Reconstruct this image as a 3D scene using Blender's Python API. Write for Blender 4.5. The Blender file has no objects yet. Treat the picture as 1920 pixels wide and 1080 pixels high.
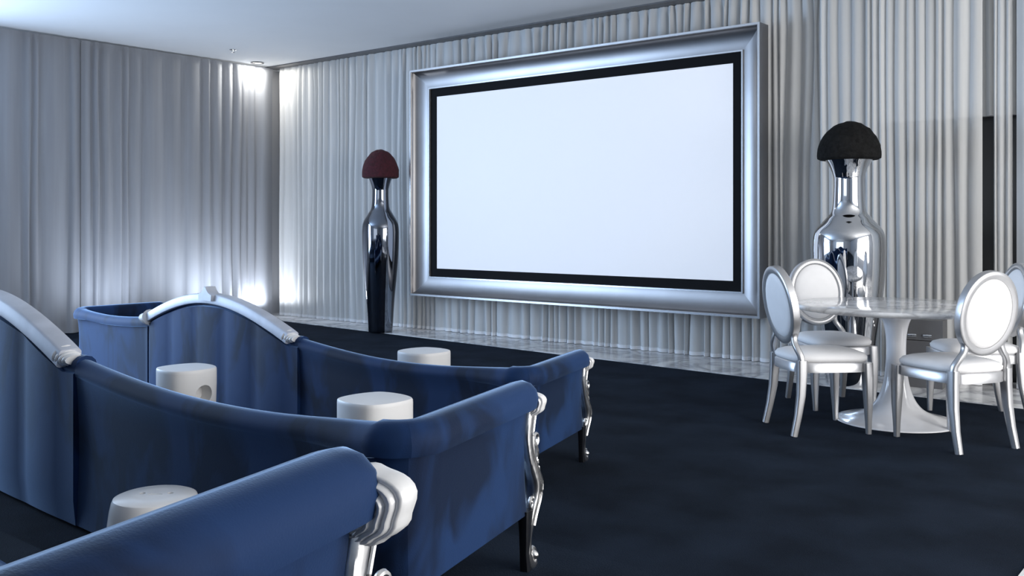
import bpy, bmesh, math, random
from mathutils import Vector, Matrix
random.seed(7)
PI = math.pi
S = bpy.context.scene
COL = S.collection

# ------------------------------------------------------------------ camera
cam_d = bpy.data.cameras.new('camera'); cam = bpy.data.objects.new('camera', cam_d); COL.objects.link(cam)
cam.location = (0, 0, 1.28); cam.rotation_euler = (PI / 2, 0, math.radians(39.1))
cam_d.sensor_width = 36; cam_d.lens = 36 * 1797 / 1920; cam_d.shift_y = -124 / 1920
cam_d.clip_start = 0.05; cam_d.clip_end = 100
S.camera = cam

# ------------------------------------------------------------------ light and exposure
S.view_settings.view_transform = 'Standard'; S.view_settings.look = 'None'
S.view_settings.exposure = 0.08; S.view_settings.gamma = 1.0; S.view_settings.use_curve_mapping = False
w = bpy.data.worlds.new('World'); S.world = w; w.use_nodes = True
w.node_tree.nodes['Background'].inputs[0].default_value = (0.75, 0.85, 1.0, 1)
w.node_tree.nodes['Background'].inputs[1].default_value = 0.35

def area(name, loc, direction, sx, sy, power, color):
    d = bpy.data.lights.new(name, 'AREA'); d.shape = 'RECTANGLE'; d.size = sx; d.size_y = sy
    d.energy = power; d.color = color
    o = bpy.data.objects.new(name, d); COL.objects.link(o); o.location = loc
    o.rotation_euler = Vector(direction).to_track_quat('-Z', 'Y').to_euler()
    return o

def spot(name, loc, direction, power, color, angle, blend=1.0, radius=0.05):
    d = bpy.data.lights.new(name, 'SPOT'); d.energy = power; d.color = color
    d.spot_size = math.radians(angle); d.spot_blend = blend; d.shadow_soft_size = radius
    o = bpy.data.objects.new(name, d); COL.objects.link(o); o.location = loc
    o.rotation_euler = Vector(direction).to_track_quat('-Z', 'Y').to_euler()
    return o

# daylight lamps added at unseen windows, placed to brighten sofas, curtains and ceiling
area('added_daylight_left', (-10.75, 1.3, 1.7), (1, 0.0, 0.22), 4.4, 2.5, 610, (0.53, 0.72, 1.0))
area('added_daylight_back', (-4.6, -4.75, 1.7), (0, 1, 0.3), 5.0, 2.5, 55, (0.82, 0.90, 1.0))
area('added_daylight_right', (3.0, 4.4, 1.7), (-1, 0.0, 0.28), 4.8, 2.5, 330, (1.0, 0.985, 0.965))
# wall washers close to the left wall curtain: one recessed in the ceiling, three standing on the floor
spot('corner_downlight_beam', (-10.62, 7.72, 3.35), (0, 0.0, -1), 32, (1.0, 0.97, 0.90), 180, 0.10)
spot('corner_uplight_beam', (-10.58, 7.72, 0.14), (0, 0.0, 1), 30, (0.84, 0.90, 1.0), 180, 0.25)
spot('middle_uplight_beam', (-10.25, 6.95, 0.14), (-0.30, 0.0, 1), 72, (0.78, 0.87, 1.0), 160)
spot('near_uplight_beam', (-10.20, 5.7, 0.14), (-0.30, 0.0, 1), 54, (0.74, 0.84, 1.0), 160)

# ------------------------------------------------------------------ materials
def new_mat(name):
    m = bpy.data.materials.new(name); m.use_nodes = True
    nt = m.node_tree; b = nt.nodes['Principled BSDF']
    return m, nt, b

def principled(name, col, rough=0.5, metal=0.0, sheen=0.0, sheen_tint=None, coat=0.0, var=0.0, scale=6.0, bump=0.0, bump_scale=60.0, spec=None):
    m, nt, b = new_mat(name)
    b.inputs['Base Color'].default_value = (*col, 1); b.inputs['Roughness'].default_value = rough
    b.inputs['Metallic'].default_value = metal
    b.inputs['Sheen Weight'].default_value = sheen
    if sheen_tint: b.inputs['Sheen Tint'].default_value = (*sheen_tint, 1)
    b.inputs['Coat Weight'].default_value = coat
    if spec is not None: b.inputs['Specular IOR Level'].default_value = spec
    tc = nt.nodes.new('ShaderNodeTexCoord')
    if var:
        n = nt.nodes.new('ShaderNodeTexNoise'); n.inputs['Scale'].default_value = scale; n.inputs['Detail'].default_value = 5
        nt.links.new(tc.outputs['Object'], n.inputs['Vector'])
        r = nt.nodes.new('ShaderNodeValToRGB')
        r.color_ramp.elements[0].position = 0.35; r.color_ramp.elements[1].position = 0.65
        r.color_ramp.elements[0].color = (*[c * (1 - var) for c in col], 1)
        r.color_ramp.elements[1].color = (*[min(1, c * (1 + var)) for c in col], 1)
        nt.links.new(n.outputs['Fac'], r.inputs[0]); nt.links.new(r.outputs[0], b.inputs['Base Color'])
    if bump:
        n = nt.nodes.new('ShaderNodeTexNoise'); n.inputs['Scale'].default_value = bump_scale; n.inputs['Detail'].default_value = 3
        nt.links.new(tc.outputs['Object'], n.inputs['Vector'])
        bp = nt.nodes.new('ShaderNodeBump'); bp.inputs['Strength'].default_value = bump; bp.inputs['Distance'].default_value = 0.01
        nt.links.new(n.outputs['Fac'], bp.inputs['Height']); nt.links.new(bp.outputs[0], b.inputs['Normal'])
    return m

def curtain_mat(name, col, through, clear):
    m, nt, b = new_mat(name)
    nt.nodes.remove(b); out = nt.nodes['Material Output']
    df = nt.nodes.new('ShaderNodeBsdfDiffuse'); tl = nt.nodes.new('ShaderNodeBsdfTranslucent'); tr = nt.nodes.new('ShaderNodeBsdfTransparent')
    tc = nt.nodes.new('ShaderNodeTexCoord'); mp = nt.nodes.new('ShaderNodeMapping'); mp.inputs['Scale'].default_value = (3, 3, 0.15)
    n = nt.nodes.new('ShaderNodeTexNoise'); n.inputs['Scale'].default_value = 3; n.inputs['Detail'].default_value = 4
    nt.links.new(tc.outputs['Object'], mp.inputs[0]); nt.links.new(mp.outputs[0], n.inputs['Vector'])
    r = nt.nodes.new('ShaderNodeValToRGB'); r.color_ramp.elements[0].position = 0.3; r.color_ramp.elements[1].position = 0.7
    r.color_ramp.elements[0].color = (*[c * 0.84 for c in col], 1); r.color_ramp.elements[1].color = (*col, 1)
    nt.links.new(n.outputs['Fac'], r.inputs[0])
    nt.links.new(r.outputs[0], df.inputs[0]); nt.links.new(r.outputs[0], tl.inputs[0])
    a = nt.nodes.new('ShaderNodeMixShader'); a.inputs[0].default_value = through
    c = nt.nodes.new('ShaderNodeMixShader'); c.inputs[0].default_value = clear
    nt.links.new(df.outputs[0], a.inputs[1]); nt.links.new(tl.outputs[0], a.inputs[2])
    nt.links.new(a.outputs[0], c.inputs[1]); nt.links.new(tr.outputs[0], c.inputs[2]); nt.links.new(c.outputs[0], out.inputs[0])
    return m

def velvet_mat():
    m, nt, b = new_mat('blue_velvet')
    tc = nt.nodes.new('ShaderNodeTexCoord'); mp = nt.nodes.new('ShaderNodeMapping'); mp.inputs['Scale'].default_value = (1.6, 1.6, 0.8)
    n = nt.nodes.new('ShaderNodeTexNoise'); n.inputs['Scale'].default_value = 2.6; n.inputs['Detail'].default_value = 3; n.inputs['Distortion'].default_value = 0.8
    nt.links.new(tc.outputs['Object'], mp.inputs[0]); nt.links.new(mp.outputs[0], n.inputs['Vector'])
    r = nt.nodes.new('ShaderNodeValToRGB')
    r.color_ramp.elements[0].position = 0.40; r.color_ramp.elements[1].position = 0.56
    r.color_ramp.elements[0].color = (0.0026, 0.0100, 0.034, 1); r.color_ramp.elements[1].color = (0.0085, 0.0310, 0.102, 1)
    nt.links.new(n.outputs['Fac'], r.inputs[0]); nt.links.new(r.outputs[0], b.inputs['Base Color'])
    b.inputs['Roughness'].default_value = 0.7; b.inputs['Specular IOR Level'].default_value = 0.15
    b.inputs['Sheen Weight'].default_value = 0.95; b.inputs['Sheen Roughness'].default_value = 0.30
    b.inputs['Sheen Tint'].default_value = (0.46, 0.67, 1.0, 1)
    n2 = nt.nodes.new('ShaderNodeTexNoise'); n2.inputs['Scale'].default_value = 300
    nt.links.new(tc.outputs['Object'], n2.inputs['Vector'])
    bp = nt.nodes.new('ShaderNodeBump'); bp.inputs['Strength'].default_value = 0.12; bp.inputs['Distance'].default_value = 0.003
    nt.links.new(n2.outputs['Fac'], bp.inputs['Height']); nt.links.new(bp.outputs[0], b.inputs['Normal'])
    return m

def marble_mat(name, base, vein, scale, rough, amount=0.62):
    m, nt, b = new_mat(name)
    tc = nt.nodes.new('ShaderNodeTexCoord')
    n = nt.nodes.new('ShaderNodeTexNoise'); n.inputs['Scale'].default_value = scale; n.inputs['Detail'].default_value = 8; n.inputs['Distortion'].default_value = 1.6
    nt.links.new(tc.outputs['Object'], n.inputs['Vector'])
    r = nt.nodes.new('ShaderNodeValToRGB'); e = r.color_ramp.elements
    e[0].position = 0.36; e[0].color = (*base, 1); e[1].position = amount; e[1].color = (*base, 1)
    k = e.new(0.485); k.color = (*vein, 1); k2 = e.new(0.44); k2.color = (*[(p + q) / 2 + 0.05 for p, q in zip(base, vein)], 1)
    nt.links.new(n.outputs['Fac'], r.inputs[0]); nt.links.new(r.outputs[0], b.inputs['Base Color'])
    b.inputs['Roughness'].default_value = rough
    return m

M = {}
M['velvet'] = velvet_mat()
M['carpet'] = principled('dark_navy_carpet', (0.0105, 0.0160, 0.0265), 0.95, var=0.25, scale=3.0, bump=0.4, bump_scale=220, spec=0.05)
M['plaster'] = principled('ceiling_plaster', (0.67, 0.68, 0.69), 0.75, var=0.03, scale=0.6)
M['wallpaint'] = principled('wall_paint', (0.55, 0.55, 0.56), 0.8, var=0.03, scale=0.8)
M['curtain'] = curtain_mat('sheer_white_curtain', (0.80, 0.80, 0.79), 0.25, 0.05)
M['sheer'] = curtain_mat('thin_voile_curtain', (0.84, 0.84, 0.83), 0.28, 0.24)
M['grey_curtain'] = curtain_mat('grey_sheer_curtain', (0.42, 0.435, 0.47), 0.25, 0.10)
M['hem'] = curtain_mat('curtain_hem_band', (0.92, 0.92, 0.93), 0.10, 0.0)
M['marble_floor'] = marble_mat('pale_floor_marble', (0.78, 0.77, 0.76), (0.36, 0.36, 0.37), 1.7, 0.18)
M['marble_table'] = marble_mat('white_table_marble', (0.80, 0.80, 0.80), (0.45, 0.45, 0.46), 3.2, 0.10)
M['silver'] = principled('silver_leaf', (0.74, 0.73, 0.72), 0.28, 1.0, var=0.12, scale=14, bump=0.10, bump_scale=40)
M['trim_silver'] = principled('pale_silver_paint', (0.52, 0.54, 0.60), 0.50, 0.10, var=0.08, scale=9)
M['shell'] = principled('pale_silver_shell', (0.82, 0.81, 0.80), 0.32, 0.12, var=0.06, scale=9)
M['frame'] = principled('satin_silver_frame', (0.32, 0.312, 0.315), 0.40, 1.0, var=0.05, scale=3)
M['lip'] = principled('bright_silver_lip', (0.86, 0.87, 0.89), 0.25, 0.9)
M['black'] = principled('black_mask', (0.004, 0.004, 0.005), 0.6, var=0.1, spec=0.1)
M['blackwood'] = principled('black_lacquered_wood', (0.006, 0.007, 0.010), 0.35, var=0.1)
M['chrome'] = principled('mirror_chrome', (0.66, 0.67, 0.69), 0.035, 1.0)
M['smoke_chrome'] = principled('smoked_mirror_chrome', (0.24, 0.26, 0.30), 0.05, 1.0)
M['ceramic'] = principled('white_ceramic', (0.82, 0.81, 0.80), 0.22, coat=0.4)
M['matte_white'] = principled('matte_white_stool', (0.78, 0.77, 0.76), 0.45, var=0.02)
M['hole'] = principled('dark_hole', (0.02, 0.02, 0.02), 0.8)
M['chair_paint'] = principled('silver_chair_paint', (0.50, 0.50, 0.51), 0.33, 0.75, var=0.05, scale=8)
M['upholstery'] = principled('white_upholstery', (0.84, 0.83, 0.83), 0.55, var=0.02, scale=10, bump=0.05, bump_scale=400)
M['pedestal'] = principled('white_gloss_pedestal', (0.78, 0.78, 0.80), 0.15, coat=0.5)
M['red_rose'] = principled('dark_red_roses', (0.045, 0.004, 0.009), 0.9, var=0.3, scale=30, bump=0.8, bump_scale=45)
M['black_rose'] = principled('black_roses', (0.010, 0.010, 0.010), 0.9, var=0.3, scale=30, bump=0.8, bump_scale=45, spec=0.1)
M['doorglass'] = principled('dark_door_glass', (0.02, 0.021, 0.023), 0.15)
M['case'] = principled('dark_grey_case', (0.10, 0.10, 0.105), 0.45, var=0.1)
M['white_plastic'] = principled('white_plastic', (0.75, 0.75, 0.75), 0.4)

def screen_mat():
    m, nt, b = new_mat('projection_screen_white')
    b.inputs['Base Color'].default_value = (0.80, 0.81, 0.84, 1); b.inputs['Roughness'].default_value = 0.7
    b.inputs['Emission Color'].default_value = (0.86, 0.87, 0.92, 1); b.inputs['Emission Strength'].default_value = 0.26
    return m
M['screen'] = screen_mat()

def lamp_mat():
    m, nt, b = new_mat('lit_lens')
    b.inputs['Emission Color'].default_value = (1, 0.97, 0.9, 1); b.inputs['Emission Strength'].default_value = 6
    return m
M['lens'] = lamp_mat()

# ------------------------------------------------------------------ helpers
def obj(name, verts, faces, mat, parent=None, smooth=True, sharp=40):
    me = bpy.data.meshes.new(name); me.from_pydata([tuple(v) for v in verts], [], faces); me.validate()
    bm = bmesh.new(); bm.from_mesh(me); bmesh.ops.recalc_face_normals(bm, faces=bm.faces[:]); bm.to_mesh(me); bm.free()
    me.materials.append(mat)
    if smooth:
        for p in me.polygons: p.use_smooth = True
        me.set_sharp_from_angle(angle=math.radians(sharp))
    o = bpy.data.objects.new(name, me); COL.objects.link(o)
    if parent: o.parent = parent
    return o

def tag(o, label, cat, group=None):
    o['label'] = label; o['category'] = cat
    if group: o['group'] = group
    return o

def thing(name, label, cat, loc=(0, 0, 0), rz=0.0, group=None):
    o = bpy.data.objects.new(name, None); COL.objects.link(o); o.empty_display_size = 0.1
    o.location = loc; o.rotation_euler = (0, 0, rz)
    return tag(o, label, cat, group)

def struct(o): o['kind'] = 'structure'; return o

class MB:
    """collects shapes into one mesh"""
    def __init__(s): s.v = []; s.f = []
    def add(s, v, f):
        n = len(s.v); s.v += [Vector(p) for p in v]; s.f += [tuple(i + n for i in q) for q in f]; return s
    def box(s, x0, x1, y0, y1, z0, z1):
        v = [(x, y, z) for z in (z0, z1) for y in (y0, y1) for x in (x0, x1)]
        return s.add(v, [(0, 2, 3, 1), (4, 5, 7, 6), (0, 1, 5, 4), (2, 6, 7, 3), (0, 4, 6, 2), (1, 3, 7, 5)])
    def loft(s, rings, cap=True, close=False):
        n = len(rings[0]); v = [p for r in rings for p in r]; f = []
        m = len(rings)
        for i in range(m if close else m - 1):
            a, b = i * n, ((i + 1) % m) * n
            for j in range(n): f.append((a + j, a + (j + 1) % n, b + (j + 1) % n, b + j))
        if cap and not close:
            f.append(tuple(range(n))[::-1]); f.append(tuple((m - 1) * n + j for j in range(n)))
        return s.add(v, f)
    def lathe(s, prof, seg=40, cx=0, cy=0):
        rings = [[(cx + r * math.cos(2 * PI * k / seg), cy + r * math.sin(2 * PI * k / seg), z) for k in range(seg)] for r, z in prof]
        return s.loft(rings)
    def prism(s, pts, z0, z1):
        return s.loft([[(x, y, z0) for x, y in pts], [(x, y, z1) for x, y in pts]])
    def tube(s, pts, rad, seg=8, flat=1.0, up=(0, 0, 1), close=False):
        """round (or flattened) tube along points; rad number or list"""
        pts = [Vector(p) for p in pts]; n = len(pts); rings = []
        for i, p in enumerate(pts):
            if close: t = pts[(i + 1) % n] - pts[i - 1]
            else: t = pts[min(i + 1, n - 1)] - pts[max(i - 1, 0)]
            t.normalize(); u = Vector(up)
            if abs(t.dot(u)) > 0.97: u = Vector((0, 1, 0)) if abs(t.y) < 0.9 else Vector((1, 0, 0))
            a = t.cross(u).normalized(); b = a.cross(t).normalized()
            r = rad[i] if isinstance(rad, (list, tuple)) else rad
            rings.append([p + a * (r * math.cos(2 * PI * k / seg)) + b * (r * flat * math.sin(2 * PI * k / seg)) for k in range(seg)])
        return s.loft(rings, close=close)
    def bar(s, pts, ws, ds, side=(1, 0, 0), ex=4.0, seg=12):
        """superellipse bar along points: ws half-width along `side`, ds half-depth across"""
        pts = [Vector(p) for p in pts]; n = len(pts); rings = []; sd = Vector(side).normalized()
        for i, p in enumerate(pts):
            t = (pts[min(i + 1, n - 1)] - pts[max(i - 1, 0)]).normalized()
            a = (sd - t * sd.dot(t)).normalized(); b = t.cross(a)
            ring = []
            for k in range(seg):
                th = 2 * PI * (k + 0.5) / seg; c, q = math.cos(th), math.sin(th)
                cx = math.copysign(abs(c) ** (2 / ex), c); cy = math.copysign(abs(q) ** (2 / ex), q)
                ring.append(p + a * (ws[i] * cx) + b * (ds[i] * cy))
            rings.append(ring)
        return s.loft(rings)
    def sphere(s, c, r, seg=12, rings=8, sc=(1, 1, 1)):
        rr = []
        for i in range(1, rings):
            ph = PI * i / rings
            rr.append([(c[0] + sc[0] * r * math.sin(ph) * math.cos(2 * PI * k / seg), c[1] + sc[1] * r * math.sin(ph) * math.sin(2 * PI * k / seg), c[2] + sc[2] * r * math.cos(ph)) for k in range(seg)])
        return s.loft(rr)
    def map(s, fn): s.v = [Vector(fn(p)) for p in s.v]; return s
    def build(s, name, mat, parent=None, smooth=True, sharp=40): return obj(name, s.v, s.f, mat, parent, smooth, sharp)

def spline(pts, n):
    """Catmull-Rom through tuples of any length"""
    out = []; m = len(pts) - 1
    for i in range(n + 1):
        u = i / n * m; k = min(int(u), m - 1); t = u - k
        p0, p1, p2, p3 = pts[max(k - 1, 0)], pts[k], pts[k + 1], pts[min(k + 2, m)]
        out.append(tuple(0.5 * (2 * b + (c - a) * t + (2 * a - 5 * b + 4 * c - d) * t * t + (3 * b - a - 3 * c + d) * t ** 3) for a, b, c, d in zip(p0, p1, p2, p3)))
    return out

def smoothstep(a, b, x):
    t = max(0, min(1, (x - a) / (b - a))); return t * t * (3 - 2 * t)

# ------------------------------------------------------------------ room shell
XL, XR, YB, YF, ZC = -11.05, 3.2, -5.0, 8.40, 3.39
struct(MB().box(XL - .1, XR + .1, YB - .1, YF + .1, -0.12, 0).build('floor', M['carpet'], smooth=False))
struct(MB().box(XL - .1, XR + .1, YB - .1, YF + .1, ZC, ZC + 0.12).build('ceiling', M['plaster'], smooth=False))
# raked seating: two carpeted tiers under the nearer sofas
struct(MB().box(XL, -0.95, 1.25, 2.62, 0, 0.18).build('trim_3', M['carpet'], smooth=False))
struct(MB().box(XL, 1.6, YB, 1.20, 0, 0.40).build('trim_4', M['carpet'], smooth=False))
# front wall with a doorway behind the sheer curtain
wf = MB().box(XL, -2.75, YF, YF + .1, 0, ZC).box(-2.75, -1.25, YF, YF + .1, 2.13, ZC).box(-1.25, XR, YF, YF + .1, 0, ZC)
struct(wf.build('wall_front', M['wallpaint'], smooth=False))
dr = struct(MB().box(-2.75, -1.25, YF + .05, YF + .09, 0, 2.13).build('door_1', M['doorglass'], smooth=False))
MB().box(-2.03, -1.97, YF + .02, YF + .05, 0, 2.13).build('door_stile', M['case'], dr, smooth=False)

def wall_with_opening(name, axis, at, thick, a0, a1, o0, o1, z0, z1):
    mb = MB()
    for (p, q, r, s_) in ((a0, o0, 0, ZC), (o1, a1, 0, ZC), (o0, o1, 0, z0), (o0, o1, z1, ZC)):
        if axis == 'x': mb.box(at, at + thick, p, q, r, s_)
        else: mb.box(p, q, at, at + thick, r, s_)
    return struct(mb.build(name, M['wallpaint'], smooth=False))
def added_window(name, axis, at, o0, o1, z0, z1, n):
    fr = MB(); k = 0.05
    def b(p, q, r, s_):
        if axis == 'x': fr.box(at, at + .06, p, q, r, s_)
        else: fr.box(p, q, at, at + .06, r, s_)
    b(o0, o1, z0, z0 + k); b(o0, o1, z1 - k, z1); b(o0, o0 + k, z0 + k, z1 - k); b(o1 - k, o1, z0 + k, z1 - k)
    wn = struct(fr.build(name, M['white_plastic'], smooth=False))
    for i in range(1, n):
        c = o0 + (o1 - o0) * i / n; mb = MB()
        if axis == 'x': mb.box(at, at + .06, c - .03, c + .03, z0 + k, z1 - k)
        else: mb.box(c - .03, c + .03, at, at + .06, z0 + k, z1 - k)
        mb.build('mullion', M['white_plastic'], wn, smooth=False)
wall_with_opening('wall_left', 'x', XL - .1, .1, YB, YF, -1.0, 3.6, 0.45, 3.0)
wall_with_opening('wall_right', 'x', XR, .1, YB, YF, 1.9, 6.9, 0.45, 3.0)
wall_with_opening('wall_back', 'y', YB - .1, .1, XL, XR, -7.2, -2.0, 0.45, 3.0)
added_window('added_window_1', 'x', XL - .08, -1.0, 3.6, 0.45, 3.0, 4)  # unseen windows, added where the daylight lamps stand
added_window('added_window_2', 'x', XR + .02, 1.9, 6.9, 0.45, 3.0, 5)
added_window('added_window_3', 'y', YB - .08, -7.2, -2.0, 0.45, 3.0, 4)
# pale marble borders let into the carpet
struct(MB().prism([(XL, 7.77), (-7.9, 7.60), (-3.29, 7.34), (-0.76, 7.28), (-0.76, YF), (XL, YF)], 0.0, 0.008).build('trim_1', M['marble_floor'], smooth=False))
struct(MB().prism([(-0.77, 1.25), (XR, 1.25), (XR, YF), (-0.75, YF), (-0.75, 7.28)], 0.0, 0.007).build('trim_2', M['marble_floor'], smooth=False))

# ------------------------------------------------------------------ curtains
def curtain(name, label, p0, p1, z0, z1, spacing, amp, wander, seed, mat, group, hem=0.0, header=True, jitter=0.45, cols=8):
    """pleated cloth from p0 to p1 (plan points); pleats wander sideways with height"""
    rnd = random.Random(seed)
    a, b = Vector((p0[0], p0[1], 0)), Vector((p1[0], p1[1], 0)); L = (b - a).length; t = (b - a) / L; nrm = Vector((t.y, -t.x, 0))
    c = [0.0]
    while c[-1] < L: c.append(c[-1] + spacing * rnd.uniform(1 - jitter, 1 + jitter * 1.3))
    c = [x * L / c[-1] for x in c]; n = len(c) - 1
    par = [(rnd.uniform(0, 6.28), rnd.uniform(0.6, 2.2), rnd.uniform(-1, 1) * wander) for _ in c]
    am = [amp * rnd.uniform(0.45, 1.25) for _ in range(n)]; ex = [rnd.uniform(0.55, 1.5) for _ in range(n)]
    lean = [rnd.uniform(-0.22, 0.22) for _ in range(n)]
    zs = [z1 - 0.0, z1 - 0.02, z1 - 0.05, z1 - 0.09] + [z1 - 0.09 - (z1 - 0.09 - z0) * (i / 12) for i in range(1, 13)]
    th = t; V = []; F = []
    for z in zs:
        h = (z1 - z)
        g = 1.0 if h > 0.09 else 0.55 + 0.45 * h / 0.09
        row = 0
        def cx(i):
            if i in (0, n): return c[i]
            ph, fr, d = par[i]; return c[i] + d * math.sin(ph + fr * z) - d * math.sin(ph + fr * z1) * (1 - min(1, h / .3))
        for i in range(n):
            x0, x1 = cx(i), cx(i + 1)
            for k in range(cols if i < n - 1 else cols + 1):
                u = k / cols
                s = math.sin(PI * u); s = abs(s) ** ex[i]
                x = x0 + (x1 - x0) * (u + lean[i] * s * 0.6)
                y = am[i] * g * (s - 0.5)
                if header and h < 0.055: y += 0.006 * math.sin(x * 2 * PI / 0.03)
                V.append(a + t * x + nrm * y + Vector((0, 0, z)))
    row = len(V) // len(zs)
    for r in range(len(zs) - 1):
        for q in range(row - 1): F.append((r * row + q, r * row + q + 1, (r + 1) * row + q + 1, (r + 1) * row + q))
    o = obj(name, V, F, mat, None, True, 180)
    tag(o, label, 'curtain', group)
    if hem:
        # stitched hem: the lowest strip doubled and a little proud
        hv = [];
        base = V[-row:]
        for p in base: hv.append(p + nrm * 0.005 + Vector((0, 0, hem)))
        for p in base: hv.append(p + nrm * 0.005)
        obj('hem', hv, [(q, q + 1, row + q + 1, row + q) for q in range(row - 1)], M['hem'], o, True, 180)
    return o
CT = 3.372
curtain('curtain', 'short valance of curtain above the dark doorway at right', (-2.85, 8.27), (-1.15, 8.27), 2.12, CT, 0.10, 0.05, 0.01, 21, M['curtain'], 'screen wall curtains')
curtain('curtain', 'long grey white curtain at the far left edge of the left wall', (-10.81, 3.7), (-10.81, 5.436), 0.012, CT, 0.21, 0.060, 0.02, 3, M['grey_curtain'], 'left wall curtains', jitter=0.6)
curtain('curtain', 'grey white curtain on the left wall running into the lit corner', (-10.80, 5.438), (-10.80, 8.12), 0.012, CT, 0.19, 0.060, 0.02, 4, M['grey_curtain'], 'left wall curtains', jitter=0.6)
curtain('curtain', 'gathered curtain between the lit corner and left half of the screen', (-10.74, 8.17), (-5.92, 8.17), 0.012, CT, 0.105, 0.062, 0.035, 11, M['curtain'], 'screen wall curtains', hem=0.035)
curtain('curtain', 'gathered curtain behind the right half of the framed screen', (-5.918, 8.18), (-3.05, 8.18), 0.012, CT, 0.10, 0.062, 0.035, 12, M['curtain'], 'screen wall curtains', hem=0.035)
curtain('curtain', 'thin pleated curtain behind the vase with the black flower dome', (-3.15, 8.07), (-1.86, 8.07), 0.012, CT, 0.085, 0.05, 0.012, 13, M['sheer'], 'screen wall curtains', hem=0.035)
curtain('curtain', 'narrow strip of curtain hanging between two dark gaps at right', (-1.785, 8.10), (-1.655, 8.10), 0.012, CT, 0.06, 0.04, 0.008, 14, M['sheer'], 'screen wall curtains')
curtain('curtain', 'bluish white curtain at the very right edge of the photo', (-1.62, 8.06), (1.8, 8.06), 0.012, CT, 0.10, 0.06, 0.012, 15, M['curtain'], 'screen wall curtains', hem=0.035)
# curtain tracks fixed to the ceiling
tr = struct(MB().box(-10.9, XR, 8.02, 8.24, CT + .003, ZC).build('trim_5', M['case'], smooth=False))

# ------------------------------------------------------------------ framed projection screen
scr = thing('projection_screen', 'huge white projection screen in a wide satin silver frame', 'screen', (-5.7505, 7.85, 0))
ox0, ox1, oz0, oz1 = -7.904 + 5.7505, -3.597 + 5.7505, 0.434, 3.025
prof = [(0.0, 0.18), (0.0, 0.006), (0.004, 0.0), (0.020, 0.0), (0.024, 0.004), (0.026, 0.014)]
for i in range(1, 15):
    s_ = i / 14; prof.append((0.026 + 0.178 * (1 - math.cos(s_ * PI / 2)) ** 0.9, 0.014 + 0.094 * math.sin(s_ * PI / 2)))
prof += [(0.206, 0.120), (0.21, 0.18)]
def corner_pt(ci, wd, d):
    x = (ox0 + wd) if ci in (0, 3) else (ox1 - wd); z = (oz0 + wd) if ci in (0, 1) else (oz1 - wd)
    return (x, d, z)
for a, b in ((0, 1), (1, 2), (2, 3), (3, 0)):
    MB().loft([[corner_pt(a, wd, d) for wd, d in prof], [corner_pt(b, wd, d) for wd, d in prof]]).build('frame_rail', M['frame'], scr, sharp=35)
def rect_ring(wd0, wd1, d0, d1):
    mb = MB()
    rings = []
    for ci in range(4):
        rings.append([corner_pt(ci, wd0, d0), corner_pt(ci, wd1, d0), corner_pt(ci, wd1, d1), corner_pt(ci, wd0, d1)])
    return mb.loft(rings, close=True)
rect_ring(0.205, 0.219, 0.096, 0.15).build('inner_lip', M['lip'], scr, False)
rect_ring(0.219, 0.312, 0.125, 0.16).build('black_mask', M['black'], scr, False)
MB().box(ox0 + .305, ox1 - .305, .128, .15, oz0 + .295, oz1 - .295).build('screen_surface', M['screen'], scr, False)
rect_ring(-0.0005, 0.019, 0.0005, -0.004).build('outer_lip', M['lip'], scr, False)

for nm_, bx_ in (('trim_6', -6.9), ('trim_7', -4.6)):   # wall brackets that carry the frame
    struct(MB().box(bx_ - .03, bx_ + .03, 8.03, 8.40, 2.2, 2.3).build(nm_, M['case'], smooth=False))

# ------------------------------------------------------------------ sofas
def sofa_path():
    """outer line of back and arms, left arm front -> right arm front: (x, y, tx, ty, section, u)"""
    Lx, Rx, hump = -2.20, 2.60, 0.85
    la, ra = 0.0, math.radians(18.0)
    P = []
    armlen = 0.70
    def add(x, y, sec, u): P.append([x, y, sec, u])
    rc = 0.10
    n = 10
    for i in range(n + 1):
        t = i / n; add(Lx, armlen + (rc - armlen) * t, 'arm', 1 - t)
    for i in range(1, 6):
        a = PI + (PI / 2) * i / 6; add(Lx + rc + rc * math.cos(a), rc + rc * math.sin(a), 'arm' if i < 3 else 'wing', 0)
    def yb(x): return -0.07 * max(0.0, 1 - ((x - 0.2) / 2.3) ** 2)
    xs = []
    x = Lx + rc
    for i in range(15): xs.append(('wing', Lx + rc + (-hump - Lx - rc) * i / 14))
    for i in range(1, 41): xs.append(('hump', -hump + 2 * hump * i / 40))
    for i in range(1, 19): xs.append(('wing2', hump + (Rx - rc - hump) * i / 18))
    for sec, x in xs: add(x, yb(x), sec, x)
    # right corner, turning by 90+12 degrees
    tot = PI / 2 + ra; cx, cy = Rx - rc, yb(Rx - rc) + rc
    for i in range(1, 7):
        a = -PI / 2 + tot * i / 7; add(cx + rc * math.cos(a), cy + rc * math.sin(a), 'wing2' if i < 4 else 'arm2', 0)
    d = Vector((-math.sin(ra), math.cos(ra))); st = Vector((cx + rc * math.cos(ra), cy + rc * math.sin(ra)))
    for i in range(n + 1):
        t = i / n; p = st + d * ((armlen - rc) * t); add(p.x, p.y, 'arm2', t)
    out = []
    for i, (x, y, sec, u) in enumerate(P):
        q, r = P[max(i - 1, 0)], P[min(i + 1, len(P) - 1)]
        t = Vector((r[0] - q[0], r[1] - q[1])).normalized()
        out.append((x, y, t, sec, u))
    return out, d
PATH, RDIR = sofa_path()
def hump_h(u): return 0.615 + 0.185 * max(0.0, math.cos(PI / 2 * min(1, abs(u) / 0.86))) ** 0.95
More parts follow.
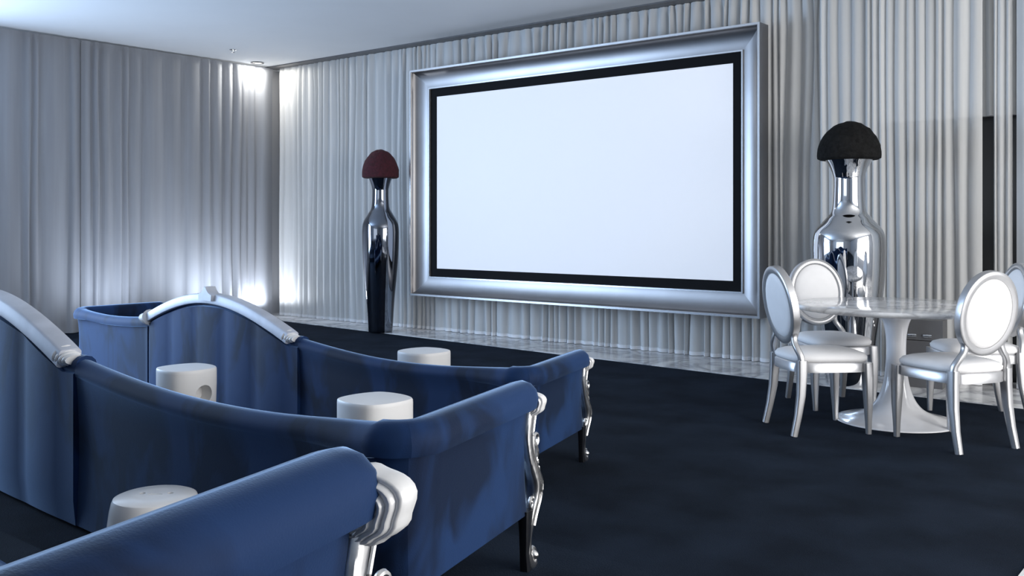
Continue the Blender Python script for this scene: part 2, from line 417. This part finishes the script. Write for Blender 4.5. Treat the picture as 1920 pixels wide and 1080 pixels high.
def rim(sec, u):
    """height, roll radius, overhang"""
    if sec in ('arm', 'arm2'): return 0.60, 0.060, 0.035
    if sec == 'hump': return hump_h(u), 0.040, 0.004
    if sec == 'wing2':
        t = 0 if u == 0 else (u - .85) / 1.75
        if u == 0: t = 1.0
        return 0.615 - 0.055 * math.sin(PI * min(1, t * 1.0)) ** 1.0 - 0.015 * t, 0.040 + 0.02 * smoothstep(.75, 1, t), 0.008 + 0.027 * smoothstep(.8, 1, t)
    t = 1.0 if u == 0 else (-.85 - u) / 1.35
    return 0.615 - 0.03 * math.sin(PI * min(1, t)) - 0.015 * t, 0.045 + 0.015 * smoothstep(.75, 1, t), 0.02 + 0.015 * smoothstep(.6, 1, t)
def section_ring(x, y, t, sec, u, front=0.0):
    H, r, ov = rim(sec, u)
    o = Vector((t.y, -t.x))                       # outward (path runs left arm -> back -> right arm, seat on its left)
    bulge = 0.0
    if sec == 'hump': bulge = 0.012 + 0.010 * abs(math.sin((u + .85) / 1.7 * 5 * PI)) ** 0.7
    co = ov - r; cz = H - r
    pts = []
    zb = 0.18 if sec in ('arm', 'arm2') or u == 0 else 0.18 - 0.165 * smoothstep(0, .25, min(2.55 - x, x + 2.15))
    pts.append((0.0 + bulge * .3, zb)); 
    for k in range(1, 7):
        z = zb + (cz - r * 0.55 - zb) * k / 6
        pts.append((bulge - 0.010 * math.sin(PI * k / 6) * (0 if sec == 'hump' else 1) , z))
    for k in range(9):                              # roll, from under the overhang over the top to the inside
        a = -0.45 + (PI + 0.9) * k / 8
        pts.append((co + r * math.cos(a), cz + r * math.sin(a)))
    inner = co - r
    pts.append((inner + 0.012, cz - r * 0.9)); pts.append((inner + 0.006, 0.32)); pts.append((inner, zb))
    return [Vector((x + o.x * a, y + o.y * a, z)) for a, z in pts]

def shell(mb, hx, y0, hz, scale=1.0, terraces=7):
    """fluted scallop opening up and outwards from its hinge, ridged front and back"""
    keyR = [(-2.3, .030), (-1.2, .038), (-.55, .060), (0, .084), (.45, .102), (1.1, .080), (1.75, .066), (2.3, .050), (2.9, .034), (3.98, .030)]
    def R(a):
        for (p, q), (r, t) in zip(keyR, keyR[1:]):
            if p <= a <= r: return q + (t - q) * smoothstep(p, r, a)
        return .03
    nu, nv = 56, 60; rings = []
    def prof(q):                                    # terraced half thickness, q = 0 hinge .. 1 edge
        base = math.sqrt(max(0, 1 - q ** 2.4)); st = q * terraces; fr = st - math.floor(st)
        return .052 * base + (.013 * fr ** 0.8 * (1 - fr ** 9) - .004) * (1 if q < .97 else 0)
    for side, seq in ((1, range(1, nv + 1)), (-1, range(nv - 1, 0, -1))):
        for j in seq:
            q = j / nv; ring = []
            for i in range(nu):
                a = -2.3 + 2 * PI * i / nu; r = R(a) * q * scale
                ring.append(Vector((hx + r * math.cos(a), y0 + side * prof(q) * scale - .012 * q * q, hz + r * math.sin(a))))
            rings.append(ring)
    mb.loft(rings)

def spiral(mb, c, r0, turns, rad, plane='yz', seg=7, start=0.0, n=26, sgn=1):
    pts = []; rr = []
    for i in range(n + 1):
        t = i / n; a = start + sgn * turns * 2 * PI * t; r = r0 * (1 - 0.82 * t)
        u, v = r * math.cos(a), r * math.sin(a)
        pts.append((c[0], c[1] + u, c[2] + v) if plane == 'yz' else (c[0] + u, c[1], c[2] + v)); rr.append(rad * (1 - 0.45 * t))
    mb.tube(pts, rr, seg, up=(1, 0, 0) if plane == 'yz' else (0, 1, 0))

def post_parts(root, origin, fwd, mirror=1, fan=.72):
    """silver carved front post with shell, in a frame x across, y along the arm, z up"""
    yaw = math.atan2(-fwd[0], fwd[1]); mat = Matrix.Translation((origin[0], origin[1], 0)) @ Matrix.Rotation(yaw, 4, 'Z')
    tf = lambda p: mat @ Vector(((p[0] + .016) * mirror, p[1], p[2]))
    key = [(0.004, .525), (0.010, .50), (.000, .465), (-.010, .42), (0.000, .37), (.026, .31), (.048, .262), (.046, .215), (.022, .165), (.002, .11), (-.004, .06), (.006, .022), (.024, .008), (.042, .014)]
    pts = spline(key, 44)
    P = [(0, f, z) for f, z in pts]
    n = len(P)
    ws = [0.0180 + 0.008 * math.exp(-((z - .26) / .06) ** 2) - 0.004 * math.exp(-((z - .10) / .05) ** 2) for f, z in pts]
    ds = [0.016 + 0.007 * smoothstep(.38, .50, z) + 0.004 * math.exp(-((z - .26) / .06) ** 2) for f, z in pts]
    post = MB().bar(P, ws, ds, (1, 0, 0), 3.2, 12)
    po = post.map(tf).build('carved_post', M['silver'], root)
    # raised mouldings along both edges
    for sx in (-1, 1):
        idx = range(3, 30)
        MB().tube([(sx * (ws[i] + .001), pts[i][0] + ds[i] * .8, pts[i][1]) for i in idx], [0.0035] * len(idx), 6).map(tf).build('edge_moulding', M['silver'], po)
    # acanthus leaves and curls
    ac = MB(); spiral(ac, (0.006, .054, .402), .024, 1.3, .0065, start=-1.6); ac.map(tf).build('acanthus_curl', M['silver'], po)
    ac = MB(); spiral(ac, (0.008, .014, .205), .020, 1.2, .006, start=0.6); ac.map(tf).build('acanthus_curl', M['silver'], po)
    def leaf(a, b, c, r): MB().tube(spline([a, b, c], 6), [r * .5, r * .9, r, r, r * .9, r * .6, r * .25], 6).map(tf).build('acanthus_leaf', M['silver'], po)
    leaf((0.006, .035, .41), (0.010, .058, .365), (0.006, .066, .335), .007)
    for k in range(4):
        z = .335 - k * .024; f = .050 + .022 * math.sin((.335 - z) / .09 * 1.6)
        leaf((0, f, z), (.008, f + .012, z - .004), (.012, f + .007, z - .026), .007)
        leaf((0, f, z), (-.008, f + .012, z - .004), (-.012, f + .007, z - .026), .007)
    for k in range(3): leaf((0, .056 - .012 * k, .205 - .022 * k), (.004, .064 - .012 * k, .185 - .022 * k), (0, .050 - .012 * k, .165 - .022 * k), .007)
    ft = MB(); spiral(ft, (0, .034, .036), .027, 1.6, .011, start=-PI * .75, sgn=1)
    ft.sphere((0, .034, .036), .017, 12, 8, (1.5, 1, 1))
    ft.lathe([(0.006, 0.0), (0.010, 0.004), (.008, .012)], 12, 0, .02)
    ft.map(tf).build('foot_scroll', M['silver'], po)
    sh = MB(); shell(sh, -.010, .012 + .022 * fan, .504 + .020 * (1 - fan), fan)
    sh = sh.map(tf).build('shell', M['shell'], root)
    vo = MB(); spiral(vo, (-.022, .040, .497), .018, 1.2, .009, plane='yz', start=1.2, sgn=1)
    vo.tube([(-.038, .042, .500), (-.010, .046, .500)], [.013, .013], 10)
    vo.map(tf).build('volute', M['shell'], sh)
    # dark wooden leg behind the silver foot
    lg = MB().bar([(0, -.012, .19), (0, -.016, .12), (0, -.020, .06), (0, -.012, 0.0)], [.020, .016, .014, .016], [.030, .020, .014, .016], (1, 0, 0), 4, 10)
    lg.map(tf).build('front_leg', M['blackwood'], root)

def make_sofa(label, loc, rz, fan=.72):
    root = thing('velvet_sofa', label, 'sofa', loc, rz, 'scroll armed velvet sofas')
    groups = [('arm', ('arm',)), ('back_wing', ('wing',)), ('back_panel', ('hump',)), ('back_wing', ('wing2',)), ('arm', ('arm2',))]
    for gi, (nm, secs) in enumerate(groups):
        idx = [i for i, p in enumerate(PATH) if p[3] in secs]
        lo, hi = idx[0], idx[-1]
        if gi < 4 : hi = min(hi + 1, len(PATH) - 1)
        rings = []
        for i in range(lo, hi + 1):
            x, y, t, sec, u = PATH[i]
            rings.append(section_ring(x, y, t, sec if nm != 'back_panel' else 'hump', u if nm != 'back_panel' else max(-.85, min(.85, x))))
        if nm == 'arm':                              # rounded front end
            d = PATH[lo][2] * -1 if gi == 0 else PATH[hi][2]
            end = rings[0] if gi == 0 else rings[-1]
            c = sum(end[7:16], Vector()) / 9
            caps = []
            for k in range(1, 5):
                a = PI / 2 * k / 4.3; q = 0.042 * math.sin(a); s_ = 0.75 + 0.25 * math.cos(a)
                caps.append([Vector((c.x + (p.x - c.x) * s_ + d.x * (q if 6 < j < 16 else .004 * k), c.y + (p.y - c.y) * s_ + d.y * (q if 6 < j < 16 else .004 * k), (p.z if j < 7 or j > 15 else c.z + (p.z - c.z) * s_))) for j, p in enumerate(end)])
            rings = caps[::-1] + rings if gi == 0 else rings + caps
        MB().loft(rings).build(nm, M['velvet'], root, True, 60)
    # piping seams where the centre panel meets the wings
    for s_ in (-1, 1):
        x = s_ * .85
        i = min(range(len(PATH)), key=lambda k: abs(PATH[k][0] - x) + (0 if PATH[k][3] in ('hump', 'wing', 'wing2') else 9))
        MB().tube([(x, PATH[i][1] - .006, (.02 if s_ < 0 else .20) + k * (.09 if s_ < 0 else .055)) for k in range(7)], .006, 6).build('seam_piping', M['velvet'], root)
    # seat
    fx0, fx1 = -2.10, 2.42
    mb = MB(); cor = [(-2.09, .64), (-2.09, .06), (2.46, .06), (2.30, .64)]
    def inset(k): 
        cx, cy = .18, .37
        return [(x + math.copysign(k, cx - x), y + math.copysign(k, cy - y)) for x, y in cor]
    mb.loft([[(x, y, z) for x, y in inset(k)] for z, k in ((.20, 0.004), (.205, 0), (.245, 0), (.262, .008), (.270, .025), (.274, .05))])
    mb.build('seat_cushion', M['velvet'], root, True, 50)
    MB().loft([[(x, y, z) for x, y in inset(k)] for z, k in ((.13, .012), (.135, .008), (.208, .008))]).build('seat_base', M['velvet'], root, False)
    # silver crest over the centre panel
    N = 36; rings = []
    for i in range(N + 1):
        u = -.86 + 1.72 * i / N; H = hump_h(u)
        sl = (hump_h(u + .01) - hump_h(u - .01)) / .02; nz = 1 / math.hypot(1, sl); nx = -sl * nz
        yb = -0.07 * (1 - ((u - .2) / 2.3) ** 2)
        ring = []
        for d, hgt in ((-.032, -.044), (-.042, -.040), (-.044, -.034), (-.038, .012), (-.034, .018), (-.028, .021), (.02, .024), (.036, .020), (.042, .012), (.044, -.042), (.02, -.040)):
            ring.append((u + nx * hgt, yb + d + .012, H + nz * hgt))
        rings.append(ring)
    cr = MB().loft(rings).build('crest_rail', M['trim_silver'], root, True, 35)
    fn = MB(); y0 = -.07 + .035
    prf = [(-.085, .020), (-.062, .026), (-.042, .036), (-.022, .054), (-.010, .070), (.010, .070), (.022, .054), (.042, .036), (.062, .026), (.085, .020)]
    fr = []
    for yy, k in ((-.082, .93), (-.075, 1), (-.015, 1), (-.008, .93)):
        fr.append([(x * k, y0 + yy, .797 + (z * k)) for x, z in prf] + [(.080 * k, y0 + yy, .778), (-.080 * k, y0 + yy, .778)])
    fn.loft(fr).build('finial', M['trim_silver'], cr, True, 30)
    for s_ in (-1, 1):
        u = s_ * .855; H = hump_h(.84)
        rings = []
        for k in range(25):                          # fluted fan closing the rail
            t = k / 24; q = .85 + .15 * abs(math.cos(t * 4 * PI)); wd = ((.056 if s_ < 0 else .040) - .022 * t) * q
            c_ = (u + s_ * (-.03 + .085 * t), H - .012 - .030 * t + .022 * t * t)
            rings.append([(c_[0] + s_ * .35 * wd * math.sin(a), -.052 + (.064 if s_ < 0 else .050) * q * math.cos(a) * (1 - .25 * t), c_[1] + wd * math.sin(a)) for a in [2 * PI * m / 16 for m in range(16)]])
        e = MB().loft(rings)
        e.build('crest_scroll', M['shell'], cr, True, 50)
    # posts at the arm fronts
    x, y, t, sec, u = PATH[-1]; o = Vector((t.y, -t.x)); c = Vector((x, y)) + o * (-.026) + t * .030
    post_parts(root, (c.x, c.y), (t.x, t.y), 1, fan)
    x, y, t, sec, u = PATH[0]; t = -t; o = Vector((-t.y, t.x)); c = Vector((x, y)) + o * (-.026) + t * .030
    post_parts(root, (c.x, c.y), (t.x, t.y), -1, fan)
    for lx, ly in ((-2.10, .09), (2.50, .09), (0, -.01)):
        MB().bar([(lx, ly, .19), (lx, ly, .1), (lx, ly, 0)], [.028, .022, .018], [.028, .022, .018], (1, 0, 0), 5, 10).build('rear_leg', M['blackwood'], root)
    return root
A = math.radians(-3.1)
make_sofa('dark blue velvet sofa nearest the camera, its shell ended arm cut off at bottom left', (-3.355, 0.225, 0.395), A, .9)
make_sofa('dark blue velvet sofa in the middle row, between the nearest and the farthest sofa', (-4.305, 1.79, 0.18), A)
make_sofa('farthest blue velvet sofa, next to the screen, with its whole silver crest in view', (-5.366, 3.62, 0.0), A)

# ------------------------------------------------------------------ stools
def drum(sz, h, n_exp, rot, top=1.0, belly=1.0):
    rings = []
    prof = [(0.86, 0), (0.90, .006), (.93, .05), (.97 * belly, h * .45), (1.0 * top, h * .80), (1.0 * top, h - .020), (.995 * top, h - .007), (.975 * top, h - .001), (.94 * top, h), (.5, h + .001), (.1, h + .002)]
    for k, z in prof:
        ring = []
        for i in range(48):
            a = 2 * PI * i / 48; c, s_ = math.cos(a), math.sin(a)
            r = sz * k / (abs(c) ** n_exp + abs(s_) ** n_exp) ** (1 / n_exp)
            ring.append((r * math.cos(a + rot), r * math.sin(a + rot), z))
        rings.append(ring)
    return MB().loft(rings)
def cut(o, mb):
    c = mb.build('cutter', M['hole'], None, True); c.parent = o
    md = o.modifiers.new('cut', 'BOOLEAN'); md.object = c; md.operation = 'DIFFERENCE'; md.solver = 'EXACT'
    dg = bpy.context.evaluated_depsgraph_get(); dg.update()
    me = bpy.data.meshes.new_from_object(o.evaluated_get(dg)); o.modifiers.clear(); o.data = me
    for p in me.polygons: p.use_smooth = True
    me.set_sharp_from_angle(angle=math.radians(35))
    bpy.data.objects.remove(c)
def stool(label, x, y, z, rot, hole_dir=None, n=2.7, sz=.150, h=.455):
    o = drum(sz, h, n, rot).build('drum_stool', M['matte_white'])
    o.location = (x, y, z); tag(o, label, 'stool', 'white drum stools')
    if hole_dir is not None:
        d = Vector((math.cos(hole_dir), math.sin(hole_dir), 0)); q = Vector((-d.y, d.x, 0)); rings = []
        for t in (0.07, 0.25):
            rings.append([d * t + q * (.052 * math.cos(2 * PI * k / 28)) + Vector((0, 0, .315 + .052 * math.sin(2 * PI * k / 28))) for k in range(28)])
        cut(o, MB().loft(rings))
    return o
stool('white drum stool with a round hand hole in its side', -4.87, 3.06, 0, math.radians(39), math.radians(6), 1.55, .170)
stool('plain white drum stool showing above the arm of the middle sofa', -3.33, 3.08, 0, math.radians(40), None, 1.5, .178)
s3 = stool('white drum stool mostly hidden behind the farthest sofa, near the screen', -4.32, 4.42, 0, math.radians(42), None, 1.6, .170)
gs = thing('garden_stool', 'white ceramic garden stool with small holes in its round top', 'stool', (-2.31, 1.36, .18), math.radians(42))
g = MB().lathe([(.135, 0), (.14, .01), (.142, .05), (.136, .15), (.124, .27), (.113, .35), (.108, .372), (.104, .381), (.094, .385), (.05, .386), (.01, .387)], 48).build('stool_body', M['ceramic'], gs)
for a, bx in ((0.0, .036), (0.0, -.036)):
    rings = [[(bx + .008 * math.cos(2 * PI * k / 14), .010 + .008 * math.sin(2 * PI * k / 14), z) for k in range(14)] for z in (.29, .42)]
    cut(g, MB().loft(rings))
rings = [[(.02 * math.cos(2 * PI * k / 16), -.002 + .005 * math.sin(2 * PI * k / 16), z) for k in range(16)] for z in (.383, .42)]
cut(g, MB().loft(rings))

# ------------------------------------------------------------------ vases with flower domes
def vase(label, mat, x, y, prof, group='bottle shaped floor vases'):
    o = MB().lathe(prof, 64).build('floor_vase', mat, None, True, 70); o.location = (x, y, 0.008)
    return tag(o, label, 'vase', group)
def bottle(base, belly, neck, lip, zb, zsh, zn0, zn1, zlip):
    k = [(base, 0.0), (base * 1.06, .06), (base * 1.22, .32 * zb / .9), (belly * .95, zb * .75), (belly, zb), (belly * .985, zsh - .07), (belly * .90, zsh), (neck * 1.50, zsh + .085), (neck * 1.10, zsh + .16), (neck, (zn0 + zn1) / 2), (neck * 1.06, zn1 - .05), (neck * 1.25, zn1 + .01), (lip, zlip)]
    s_ = spline(k, 72)
    return [(base * .9, -0.0)] + s_ + [(lip - .008, zlip + .004), (lip - .02, zlip - .01), (.02, zlip - .02)]
def dome(label, mat, x, y, z, r, h, seed):
    rnd = random.Random(seed); mb = MB(); rings = []; seg = 56
    bumps = [(rnd.uniform(0, 2 * PI), rnd.uniform(.05, 1.5), rnd.uniform(.5, 1)) for _ in range(110)]
    def off(a, ph):
        s_ = 0
        for ba, bp, bs in bumps:
            da = (a - ba + PI) % (2 * PI) - PI; q = (da * math.sin(max(ph, .2))) ** 2 + (ph - bp) ** 2
            if q < .05: s_ += bs * math.exp(-q / .008)
        return 1 + .022 * min(1.4, s_)
    prof = [(PI / 2 * i / 16) for i in range(1, 17)] 
    for ph in prof:
        ring = []
        for k in range(seg):
            a = 2 * PI * k / seg; f = off(a, ph)
            ring.append((r * math.sin(ph) * math.cos(a) * f, r * math.sin(ph) * math.sin(a) * f, h * (.12 + .88 * math.cos(ph)) * (f if ph < 1.4 else 1)))
        rings.append(ring)
    rings.append([(r * .99 * math.cos(2 * PI * k / seg), r * .99 * math.sin(2 * PI * k / seg), .012) for k in range(seg)])
    rings.append([(r * .90 * math.cos(2 * PI * k / seg), r * .90 * math.sin(2 * PI * k / seg), 0.0) for k in range(seg)])
    mb.loft(rings); o = mb.build('flower_dome', mat); o.location = (x, y, z)
    return tag(o, label, 'flowers', 'flower domes on the vases')
LV = (-8.19, 7.66); RV = (-2.69, 7.50)
vase('tall dark chrome bottle vase left of the screen, under the dark red dome', M['smoke_chrome'], *LV, bottle(.135, .213, .094, .135, 1.08, 1.285, 1.50, 1.72, 1.775))
dome('dark red flower dome on the vase left of the screen', M['red_rose'], *LV, 1.785, .213, .325, 1)
vase('tall mirror chrome bottle vase right of the screen, behind the marble table', M['chrome'], *RV, bottle(.17, .272, .114, .175, 1.02, 1.215, 1.47, 1.69, 1.755))
dome('black flower dome on the vase right of the screen', M['black_rose'], *RV, 1.765, .240, .295, 2)

# ------------------------------------------------------------------ dining table
TC = (-1.97, 6.34)
tb = thing('dining_table', 'round white marble dining table on a flared tulip pedestal', 'table', (*TC, 0))
MB().lathe([(.55, .712), (.605, .714), (.622, .720), (.630, .730), (.630, .738), (.624, .746), (.612, .749), (.3, .750), (.01, .750)], 96).build('tabletop', M['marble_table'], tb)
pk = spline([(.374, .003), (.368, .010), (.32, .019), (.25, .038), (.17, .075), (.115, .14), (.080, .24), (.064, .36), (.060, .46), (.066, .57), (.090, .655), (.14, .700), (.19, .711)], 60)
MB().lathe([(.370, 0.0)] + pk, 72).build('pedestal', M['pedestal'], tb, True, 60)

# ------------------------------------------------------------------ oval-back dining chairs
def make_chair(label, x, y, face):
    root = thing('dining_chair', label, 'chair', (x, y, 0), face - PI / 2, 'oval backed dining chairs')
    m = M['chair_paint']
    # seat frame: D-shaped ring with bowed front
    def outline(k, n=44):
        pts = []
        for i in range(n):
            a = 2 * PI * i / n; c, s_ = math.cos(a), math.sin(a)
            ex = 4.2
            yy = math.copysign(abs(s_) ** (2 / ex), s_) * (.235 - k); xx = math.copysign(abs(c) ** (2 / ex), c)
            wd = .205 + .030 * (yy + .235) / .47
            yy += .018 * (1 - (xx) ** 2) * (1 if s_ > 0 else -.6)
            pts.append((xx * (wd - k), yy))
        return pts
    MB().loft([[(a, b, z) for a, b in outline(k)] for z, k in ((.375, .012), (.376, .0), (.428, .0), (.436, .006), (.438, .016))]).build('seat_frame', m, root)
    MB().loft([[(a, b, z) for a, b in outline(k)] for z, k in ((.436, .012), (.445, .002), (.462, .000), (.480, .014), (.492, .045), (.500, .10), (.503, .16))]).build('seat', M['upholstery'], root, True, 80)
    for s_ in (-1, 1):
        MB().bar([(s_ * .205, .205, .43), (s_ * .207, .208, .34), (s_ * .208, .212, .2), (s_ * .206, .214, .08), (s_ * .204, .216, 0)], [.031, .031, .025, .018, .015], [.028, .028, .023, .017, .014], (1, 0, 0), 5, 12).build('front_leg', m, root, True, 50)
        MB().bar([(s_ * .192, -.205, .45), (s_ * .193, -.206, .36), (s_ * .197, -.214, .24), (s_ * .202, -.234, .12), (s_ * .206, -.262, 0)], [.023, .023, .022, .019, .017], [.030, .029, .025, .020, .018], (1, 0, 0), 5, 12).build('rear_leg', m, root, True, 50)
    # oval back: ring of rounded section, leaning back
    a_, b_, zc, tilt = .208, .243, .770, math.radians(10)
    def lean(p): return (p[0], -.252 - (p[2]) * math.sin(tilt) + p[1] * math.cos(tilt), zc + p[2] * math.cos(tilt) + p[1] * math.sin(tilt))
    rings = []
    for i in range(56):
        t = 2 * PI * i / 56; c, s_ = math.cos(t), math.sin(t); ring = []
        for d, yy in ((0, -.020), (.004, -.024), (.022, -.026), (.042, -.022), (.046, -.014), (.046, .014), (.040, .022), (.028, .027), (.016, .024), (.010, .027), (.002, .022), (0, .014)):
            ring.append(lean(((a_ - d) * c, yy, (b_ - d) * s_)))
        rings.append(ring)
    ring_o = MB().loft(rings, close=True).build('back_frame', m, root)
    mb = MB(); rr = []
    for k, yy in ((0.93, -.016), (1.0, -.016), (.97, -.022), (.8, -.028), (.45, -.033), (.08, -.034)):
        rr.append([lean(((a_ - .044) * k * math.cos(2 * PI * i / 48), yy, (b_ - .044) * k * math.sin(2 * PI * i / 48))) for i in range(48)])
    ff = []
    for k, yy in ((.08, .034), (.45, .033), (.8, .028), (.97, .022), (1.0, .016)):
        ff.append([lean(((a_ - .044) * k * math.cos(2 * PI * i / 48), yy, (b_ - .044) * k * math.sin(2 * PI * i / 48))) for i in range(48)])
    MB().loft(ff + rr[1:]).build('back_pad', M['upholstery'], root, True, 60)
    # curved supports from the rear legs to the oval
    for s_ in (-1, 1):
        pts = spline([(s_ * .192, -.206, .43), (s_ * .190, -.212, .475), (s_ * .170, -.224, .515), (s_ * .142, -.228, .550), (s_ * .130, -.226, .585), (s_ * .138, -.230, .625)], 16)
        n = len(pts)
        MB().bar(pts, [.020 - .004 * math.sin(PI * i / (n - 1)) for i in range(n)], [.018] * n, (1, 0, 0), 4, 12).build('back_support', m, root, True, 50)
    return root
def ang(x, y): return math.atan2(y, x)
make_chair('oval backed silver chair left of the marble table, its back turned to the camera', -2.275, 5.825, ang(.67, .74))
make_chair('oval backed silver chair facing the camera, in front of the chrome vase', -2.51, 6.64, ang(.707, -.707))
make_chair('oval backed silver chair at far right behind the table, half hidden by another chair', -1.61, 6.805, ang(-.81, -.58))
make_chair('oval backed silver chair nearest the camera, right of the marble table', -1.535, 5.95, ang(-.86, .51))

# ------------------------------------------------------------------ small things
cs = thing('storage_case', 'low dark grey case with two chrome clasps behind the marble table', 'case', (-2.22, 7.78, 0.008), math.radians(6))
MB().box(-.16, .16, -.10, .10, 0, .36).build('case_body', M['case'], cs, False)
MB().box(-.163, .163, -.103, .103, .365, .52).build('lid', M['case'], cs, False)
for x_ in (-.085, .025):
    MB().bar([(x_, -.108, .40), (x_ + .03, -.112, .40), (x_ + .06, -.108, .40)], [.010, .012, .010], [.006, .008, .006], (0, 0, 1), 3, 10).build('clasp', M['chrome'], cs)
dl = thing('ceiling_downlight', 'recessed ceiling light in the far corner above the left wall curtain', 'light', (-10.62, 7.72, ZC))
MB().lathe([(.075, -.001), (.085, -.004), (.088, -.012), (.070, -.014), (.062, -.004)], 28).build('rim', M['case'], dl)
MB().lathe([(.060, -.0045), (.02, -.006)], 24).build('lens', M['lens'], dl)
sp = thing('sprinkler', 'tiny chrome ceiling sprinkler near the far corner', 'sprinkler', (-10.05, 6.95, ZC))
MB().lathe([(.040, 0), (.042, -.004), (.035, -.010), (.012, -.012), (.010, -.030), (.026, -.032), (.026, -.036), (.006, -.038)], 24).build('sprinkler_head', M['chrome'], sp)
